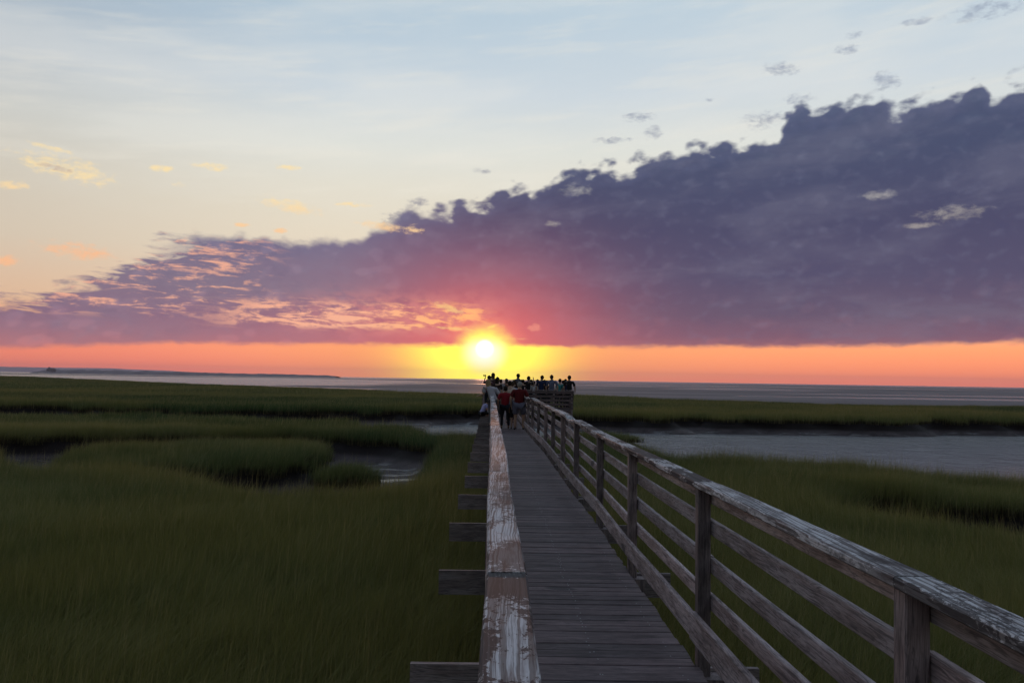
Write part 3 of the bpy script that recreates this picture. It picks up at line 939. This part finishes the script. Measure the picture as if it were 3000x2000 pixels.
def skin_mesh(name, chains, mat, parent, root_first=True, sub=1):
    """chains: list of [(x,y,z,r[,r2]),...]; identical coordinates weld into one vertex"""
    idx = {}; vs = []; rs = []; es = []
    for ch in chains:
        prev = None
        for p in ch:
            key = tuple(round(v, 4) for v in p[:3])
            if key not in idx:
                idx[key] = len(vs); vs.append(p[:3]); rs.append((p[3], p[4] if len(p) > 4 else p[3]))
            if prev is not None and prev != idx[key]: es.append((prev, idx[key]))
            prev = idx[key]
    me = bpy.data.meshes.new(name); me.from_pydata(vs, es, []); me.materials.append(mat)
    o = bpy.data.objects.new(name, me); COL.objects.link(o)
    if parent: o.parent = parent
    md = o.modifiers.new('skin', 'SKIN'); md.use_smooth_shade = True; md.branch_smoothing = .5
    for i, sv in enumerate(me.skin_vertices[0].data):
        sv.radius = rs[i]; sv.use_root = (i == 0)
    ss = o.modifiers.new('sub', 'SUBSURF'); ss.levels = sub; ss.render_levels = sub
    return o


def ellipsoid(name, mat, parent, c, r, cut=None, seg=14):
    bm = bmesh.new(); bmesh.ops.create_uvsphere(bm, u_segments=seg, v_segments=10, radius=1)
    for v in bm.verts:
        n_ = 1 + .05 * math.sin(v.co.x * 7 + v.co.z * 5) + .04 * math.sin(v.co.y * 9)
        v.co = Vector((v.co.x * r[0] * n_, v.co.y * r[1] * n_, v.co.z * r[2]))
        if cut is not None and v.co.y > 0 and v.co.z < cut: v.co.y *= .35
        v.co += Vector(c)
    me = bpy.data.meshes.new(name); bm.to_mesh(me); bm.free(); me.materials.append(mat)
    for p in me.polygons: p.use_smooth = True
    o = bpy.data.objects.new(name, me); COL.objects.link(o); o.parent = parent
    return o


def lerp(a, b, t): return tuple(a[i] + (b[i] - a[i]) * t for i in range(3))


def person(label, loc, h=1.75, rz=0.0, shirt='black', scol=(.02, .02, .022), spat=None, legs='trousers', lcol=(.02, .022, .03), lkey='dark_trousers', hair='dark', long_hair=False,
           skin=0, build=1.0, arms='down', lean=0.0, fore=0.0, long_sleeve=False, sit=False, cap=False, head_dx=0.0, group='people crowding the end of the boardwalk', stride=.06):
    if rz == 0.0: rz = R(random.uniform(-28, 28)); head_dx += random.uniform(-.03, .03); stride += random.uniform(-.05, .06); lean += random.uniform(-.05, .05)
    root = empty('person', loc, rz); tag(root, label, 'person', group)
    s = h / 1.75; B = build
    def P(x, y, z, r, r2=None):
        # lean sideways / forward above the hips
        if z > .95:
            x += lean * (z - .95); y += fore * (z - .95)
            z -= .35 * abs(fore) * (z - .95) * abs(fore)
        return (x * s, y * s, z * s, r * s, (r2 or r) * s)
    sk = SK[skin]
    spine = [P(0, 0, .96, .135 * B, .105 * B), P(0, 0, 1.12, .125 * B, .10 * B), P(0, -.01, 1.30, .15 * B, .105 * B), P(0, -.01, 1.42, .13 * B, .085 * B), P(0, -.005, 1.475, .082, .07), P(0, .008, 1.535, .064, .064)]
    hd = [P(0, .008, 1.535, .064, .064), P(head_dx * .3, .025, 1.585, .074, .082), P(head_dx * .6, .022, 1.645, .088, .104), P(head_dx * .7, .015, 1.695, .070, .08)]
    nose = [hd[2], P(head_dx * .6, .125, 1.635, .012)]
    ears = [[hd[2], P(head_dx * .6 + sx * .094, .02, 1.635, .012, .018)] for sx in (-1, 1)]
    A = {}
    for sx in (-1, 1):
        sh = (sx * .185 * (.6 + .4 * B), 0, 1.425)
        if arms == 'down' or (arms == 'phone' and sx > 0) or (arms == 'wave' and sx < 0) or (arms == 'rail' and sx > 0):
            el_, wr = (sx * .235 * B, -.02, 1.14), (sx * .225 * B, .06, .905)
        elif arms == 'front': el_, wr = (sx * .225 * B, .03, 1.16), (sx * .10, .20, 1.12)
        elif arms == 'hips': el_, wr = (sx * .34, -.04, 1.19), (sx * .19, .05, 1.04)
        elif arms == 'phone': el_, wr = (-.29, .16, 1.40), (-.26, .24, 1.66)
        elif arms == 'wave': el_, wr = (.27, .08, 1.30), (.235, .10, 1.60)
        elif arms == 'rail': el_, wr = (-.30, .05, 1.20), (-.50, .12, 1.14)
        A[sx] = (sh, el_, wr)
    arm_ch = []
    for sx, (sh, el_, wr) in A.items():
        d = Vector(wr) - Vector(el_); d.normalize()
        pr = Vector((0, 1, 0)) - d * d.y
        pr.normalize()
        sd_ = d.cross(pr)
        palm = Vector(wr) + d * .055
        ch = [spine[3], P(*sh, .056 * B), P(*lerp(sh, el_, .5), .047 * B), P(*el_, .038 * B), P(*lerp(el_, wr, .4), .036), P(*wr, .024), P(*palm, .032, .020)]
        arm_ch.append(ch)
        for q, (o_, ln) in enumerate(((-.030, .050), (-.010, .060), (.010, .058), (.029, .045))):
            b_ = palm + pr * o_ + d * .028
            mid_ = b_ + d * ln * .55 + sd_ * .006; tip = b_ + d * ln + sd_ * .018
            arm_ch.append([ch[-1], P(*b_, .0095), P(*mid_, .0085), P(*tip, .007)])
        th = palm + pr * -.038 - d * .018
        arm_ch.append([ch[-1], P(*th, .011), P(*(th + pr * -.018 + d * .030 + sd_ * .012), .009)])
    leg_ch = []; LG = {}
    for sx in (-1, 1):
        fy = stride * sx
        if sit: hip, kn, an, toe = (sx * .10, .02, .90), (sx * .12, .42, .92), (sx * .12, .44, .50), (sx * .12, .58, .44)
        else: hip, kn, an, toe = (sx * .095 * B, 0, .89), (sx * .105 * B, .02 + fy * .5, .50), (sx * .11 * B, -.02 + fy, .085), (sx * .125 * B, .135 + fy, .035)
        LG[sx] = (hip, kn, an, toe)
        leg_ch.append([spine[0], P(*hip, .088 * B), P(*lerp(hip, kn, .5), .075 * B), P(*kn, .055), P(*lerp(kn, an, .35), .056), P(*an, .036), P(*lerp(an, toe, .55), .038, .034), P(*toe, .034, .026)])
    skin_mesh('body', [spine, hd, nose] + ears + arm_ch + leg_ch, sk, root)
    g_ = .016
    tor = [P(0, 0, .90, .142 * B + g_, .115 * B + g_), P(0, 0, 1.0, .138 * B + g_, .11 * B + g_)] + [P(0, 0, 1.12, .132 * B + g_, .108 * B + g_), P(0, -.01, 1.30, .158 * B + g_, .112 * B + g_), P(0, -.01, 1.42, .135 * B + g_, .09 * B + g_), P(0, -.005, 1.475, .098, .084), P(0, .002, 1.505, .078, .074)]
    slv = []
    for sx, (sh, el_, wr) in A.items():
        c_ = [tor[4], P(*sh, .068 * B + .006), P(*lerp(sh, el_, .55), .064 * B)]
        if long_sleeve: c_ += [P(*el_, .050), P(*lerp(el_, wr, .95), .036)]
        else: c_ += [P(*lerp(sh, el_, .8), .058 * B)]
        slv.append(c_)
    skin_mesh('shirt', [tor] + slv, cm(shirt, scol, spat), root)
    pl = []
    for sx, (hip, kn, an, toe) in LG.items():
        c_ = [P(0, 0, .955, .142 * B + .006, .112 * B + .006), P(*hip, .100 * B), P(*lerp(hip, kn, .5), .090 * B)]
        if legs == 'shorts': c_ += [P(*lerp(hip, kn, .92), .086 * B)]
        else: c_ += [P(*kn, .070), P(*lerp(kn, an, .5), .062), P(*lerp(kn, an, .93), .056)]
        pl.append(c_)
    skin_mesh('shorts' if legs == 'shorts' else 'trousers', pl, cm(lkey, lcol), root)
    for sx, (hip, kn, an, toe) in LG.items():
        skin_mesh('shoe', [[P(an[0], an[1] - .045, an[2] - .05, .042, .034), P(*lerp(an, toe, .5), .046, .036), P(toe[0], toe[1] + .01, toe[2], .044, .028)]], cm('shoe', (.05, .045, .045)), root)
    hc = Vector(hd[2][:3]) + Vector((0, -.014 * s, .014 * s))
    ellipsoid('cap' if cap else 'hair', HAIRM['cap' if cap else hair], root, hc, (.094 * s, .114 * s, .118 * s), cut=.02 * s)
    if long_hair:
        ellipsoid('long_hair', HAIRM[hair], root, Vector(hd[1][:3]) + Vector((0, -.055 * s, -.03 * s)), (.092 * s, .062 * s, .17 * s))
    if arms == 'phone':
        ph = empty('phone', (0, 0, 0)); 
        bpy.data.objects.remove(ph)
        m_ = MB(); w_ = Vector(A[-1][2]) * s + Vector((0, 0, .10 * s))
        wl = Vector((math.cos(rz) * w_.x - math.sin(rz) * w_.y + loc[0], math.sin(rz) * w_.x + math.cos(rz) * w_.y + loc[1], w_.z + loc[2]))
        m_.box((-.075, -.005, -.036), (.075, .005, .036)); m_.box((-.068, -.0075, -.031), (.068, -.0052, .031)); m_.box((.045, .0052, .012), (.065, .0075, .030))
        o = m_.build('phone', cm('phone_shell', (.02, .02, .022))); o.location = wl
        tag(o, 'dark phone held up beside the low sun, left of the crowd', 'phone')
    return root


# pixel -> place: x of body centre, y of head top; depth chosen on deck or platform
def place(px, ytop, depth, base=None, **kw):
    x_, zt = at_y(px, ytop, depth)
    b = (PZ if depth > 45.9 else (DZ(depth) if depth < 44 else DZ(44) + (PZ - DZ(44)) * (depth - 44) / 2)) if base is None else base
    hh = (zt - b) * 1.0
    px_lab = kw.pop('label')
    return person(px_lab, (x_, depth, b), h=hh, **kw)


px1 = lambda u_, v_: (1380 + u_ / 6.909, 1070 + v_ / 6.909)
def pp(u_, v_, depth, **kw):
    px, py = px1(u_, v_); return place(px, py, depth, **kw)

pp(700, 425, 31.6, label='woman in a bright red top and dark trousers, seen from behind', shirt='red', scol=(.27, .015, .025), legs='trousers', hair='dark', build=1.32, skin=1, stride=.05, rz=R(3))
pp(985, 340, 31.0, label='big grey haired man in a dark red shirt and grey shorts beside the right railing', shirt='dark_red', scol=(.12, .012, .014), legs='shorts', lkey='grey_shorts', lcol=(.16, .15, .20), hair='grey', build=1.38, skin=0, long_sleeve=False, rz=R(-4))
person('small child in a grey top between the woman in red and the big man', (at_y(*px1(868, 700), 31.5)[0], 31.5, DZ(31.5)), h=1.28, shirt='grey', scol=(.17, .15, .19), legs='shorts', lkey='dark_shorts', lcol=(.02, .02, .022), hair='brown', skin=0)
pp(470, 285, 33.0, label='grey haired person in a loose white shirt leaning on the left railing', shirt='soft_white', scol=(.50, .47, .52), legs='trousers', lkey='grey_trousers', lcol=(.10, .10, .11), hair='blond', long_hair=True, arms='rail', lean=-.30, fore=.20, build=1.25, skin=0, rz=R(12))
pp(800, 320, 35.5, label='person in a cream shirt hidden behind the woman in red', shirt='cream', scol=(.62, .50, .42), hair='dark', build=1.05)
pp(855, 335, 38.0, label='person in a pale blue shirt just left of the grey haired man', shirt='pale_blue', scol=(.45, .50, .66), hair='brown')
pp(350, 210, 45.0, label='person at the far left of the crowd holding up a phone', shirt='plum', scol=(.10, .04, .06), arms='phone', hair='dark', build=.95)
pp(458, 160, 46.6, base=PZ + .0, label='tallest figure on the left of the platform, its head highest against the glow', shirt='brown', scol=(.07, .04, .04), hair='brown', build=1.0, long_hair=True)
pp(530, 245, 41.0, label='dark figure with long hair behind the person leaning on the railing', shirt='dark_brown', scol=(.035, .02, .02), hair='dark', long_hair=True)
pp(620, 285, 46.5, label='person in a pale grey top, left of centre in the crowd', shirt='pale_grey', scol=(.35, .32, .34), hair='brown', build=.95)
pp(705, 272, 47.2, label='two toned figure with wide curly hair above the woman in red', shirt='rust', scol=(.22, .08, .05), hair='brown', long_hair=True)
pp(942, 172, 47.6, label='tall man in a dark printed T-shirt at the centre of the crowd', shirt='dark_print', scol=(.02, .022, .026), spat=(.16, .15, .17), hair='dark', build=1.15)
pp(1040, 290, 47.4, label='dark figure tucked against the right shoulder of the tall central man', shirt='black', hair='dark')
pp(1155, 225, 47.5, label='man in black with one hand raised beside his head', shirt='black', hair='dark', arms='wave', build=1.1, skin=1)
pp(1280, 320, 47.6, label='small dark haired child in a white shirt between two dark men', shirt='white', scol=(.72, .70, .74), hair='dark')
pp(1350, 288, 49.6, label='dark head behind the child in the white shirt', shirt='brown', scol=(.07, .04, .04), hair='dark')
pp(1425, 208, 47.4, label='man in a navy shirt standing left of the plaid shirt', shirt='navy', scol=(.02, .03, .08), hair='dark', build=1.12, head_dx=.02)
pp(1530, 308, 48.6, label='short dark figure between the navy shirt and the plaid shirt', shirt='dark_brown', scol=(.035, .02, .02), hair='dark')
pp(1640, 200, 47.3, label='broad man in a blue and grey plaid shirt', shirt='plaid', scol=(.20, .21, .30), spat=(.07, .07, .12), hair='dark', build=1.3)
pp(1792, 275, 48.0, label='person in a turquoise top right of the plaid shirt', shirt='turquoise', scol=(.06, .34, .34), hair='dark', build=.95)
pp(1862, 305, 48.6, label='low dark head beside the turquoise top', shirt='black', hair='dark')
pp(1925, 282, 48.3, label='dark haired person half hidden by the man at the right corner', shirt='navy', scol=(.02, .03, .08), hair='dark')
pp(1998, 210, 47.3, label='broad man in black at the right corner of the platform', shirt='black', hair='dark', build=1.22, arms='down')
pp(1215, 292, 48.2, label='dark head close against the right side of the man with a raised hand', shirt='black', hair='dark')
pp(1482, 296, 49.4, label='dark figure at the right shoulder of the navy shirt', shirt='brown', scol=(.07, .04, .04), hair='dark')
pp(890, 300, 46.4, label='dark figure tucked at the left shoulder of the tall central man', shirt='dark_brown', scol=(.035, .02, .02), hair='brown', long_hair=True)
# the one sitting outside on the left
x_, z_ = at_y(*px1(262, 735), 42.6)
zs = z_ - .56
person('person in a lavender shirt sitting on a joist end outside the left railing', (x_ - .10, 42.6, zs - .92 * .86), h=1.50, rz=R(-58), shirt='lavender', scol=(.42, .40, .66), legs='shorts', lkey='dark_shorts', lcol=(.02, .02, .022), hair='dark', sit=True, fore=.55, build=1.2, arms='front')

# ------------------------------------------------------------------ far shore
def mat_plain(name, col, rough=.9):
    m = new_mat(name); x, y, z = objco()
    n_ = noise(vec(x * .01, y * .01, z * .05), 1, 5, .6)
    out(principled(Base_Color=cmix(n_, tuple(v * .7 for v in col), tuple(v * 1.2 for v in col)), Roughness=rough)); return m
DUNE = mat_plain('dune_scrub_hazed', (.23, .19, .215)); HILL = mat_plain('far_woodland_hazed', (.50, .36, .44))  # base colours lightened toward lilac, painting part of the distance haze onto the land


def ridge(name, label, pts, depth, mat, thick, base_z=-1, jitter=2.0, seed=0):
    """a long low landform at a given distance, its crest following pixel heights"""
    r = random.Random(seed)
    xs_, zs_ = [], []
    pa = np.array(pts, float); N_ = 260
    V = []; Fc = []
    for i in range(N_):
        px = pa[0, 0] + (pa[-1, 0] - pa[0, 0]) * i / (N_ - 1)
        py = float(np.interp(px, pa[:, 0], pa[:, 1]))
        x_, z_ = at_y(px, py, depth)
        endf = min(1, i / 6, (N_ - 1 - i) / 6)
        z_ = z_ + (fbm(np.array([i * .21]), np.array([.3]), seed, 4)[0] * jitter) * endf
        prof = ((-.5, base_z), (-.32, base_z + (z_ - base_z) * .55), (-.1, base_z + (z_ - base_z) * .93), (.02, z_), (.2, base_z + (z_ - base_z) * .8), (.5, base_z))
        k_ = 1 + .25 * math.sin(i * .35 + seed)
        for o_, zz in prof: V.append((x_, depth + o_ * thick * k_, zz))
    n_ = 6
    for i in range(N_ - 1):
        for j in range(n_ - 1):
            a_ = i * n_ + j; Fc.append((a_, a_ + n_, a_ + n_ + 1, a_ + 1))
    o = bpy.data.objects.new(name, np_mesh(name, np.array(V), np.array(Fc), mat, True)); COL.objects.link(o)
    tag(o, label, 'hills', kind='structure'); return o


ridge('dunes', 'low dark dune spit across the bay on the left', [(120, 1087), (135, 1083), (160, 1081), (200, 1083.5), (240, 1082), (262, 1084), (280, 1082), (300, 1085), (335, 1083.5), (375, 1086), (400, 1087), (430, 1085.5),
      (470, 1089), (520, 1088), (600, 1091), (700, 1093.5), (800, 1095), (900, 1098), (960, 1099), (990, 1102.5)], 3000, DUNE, 160, jitter=3.5, seed=3)
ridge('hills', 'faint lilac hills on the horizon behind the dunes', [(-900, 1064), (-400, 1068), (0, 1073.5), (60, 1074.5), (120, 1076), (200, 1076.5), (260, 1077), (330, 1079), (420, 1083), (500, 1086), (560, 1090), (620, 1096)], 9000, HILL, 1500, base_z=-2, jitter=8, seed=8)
# low house on the spit
x_, z_ = at_y(150, 1082, 2950)
hs = empty('house', (x_, 2950, 2)); tag(hs, 'tiny house with a raised lookout on the tip of the far dune spit', 'house')
m_ = MB(); m_.box((-13, -6, 0), (13, 6, z_ - 1)); m_.build('wall', DUNE, hs)
m_ = MB(); m_.rings([[(-14, -7, z_ - 1), (14, -7, z_ - 1), (14, 7, z_ - 1), (-14, 7, z_ - 1)], [(-9, -.5, z_ + 3), (9, -.5, z_ + 3), (9, .5, z_ + 3), (-9, .5, z_ + 3)]]); m_.build('roof', DUNE, hs)
m_ = MB(); m_.box((-9, -2.5, z_ + 1), (-5, 2.5, z_ + 6.5)); m_.build('lookout', DUNE, hs)

# ------------------------------------------------------------------ haze
HZ = True
if HZ:
    m = bpy.data.materials.new('haze_air'); m.use_nodes = True; m.node_tree.nodes.clear(); E.nt = m.node_tree
    v = E.nt.nodes.new('ShaderNodeVolumePrincipled'); v.inputs['Color'].default_value = (.88, .80, .92, 1); v.inputs['Density'].default_value = 0.00005
    v.inputs['Anisotropy'].default_value = 0.3
    o_ = E.nt.nodes.new('ShaderNodeOutputMaterial'); E.nt.links.new(v.outputs[0], o_.inputs['Volume'])
    m_ = MB(); m_.box((-9900, -420, -4), (9900, 13800, 130)); o = m_.build('haze', m); tag(o, 'thin evening haze over the bay', 'haze', kind='stuff')
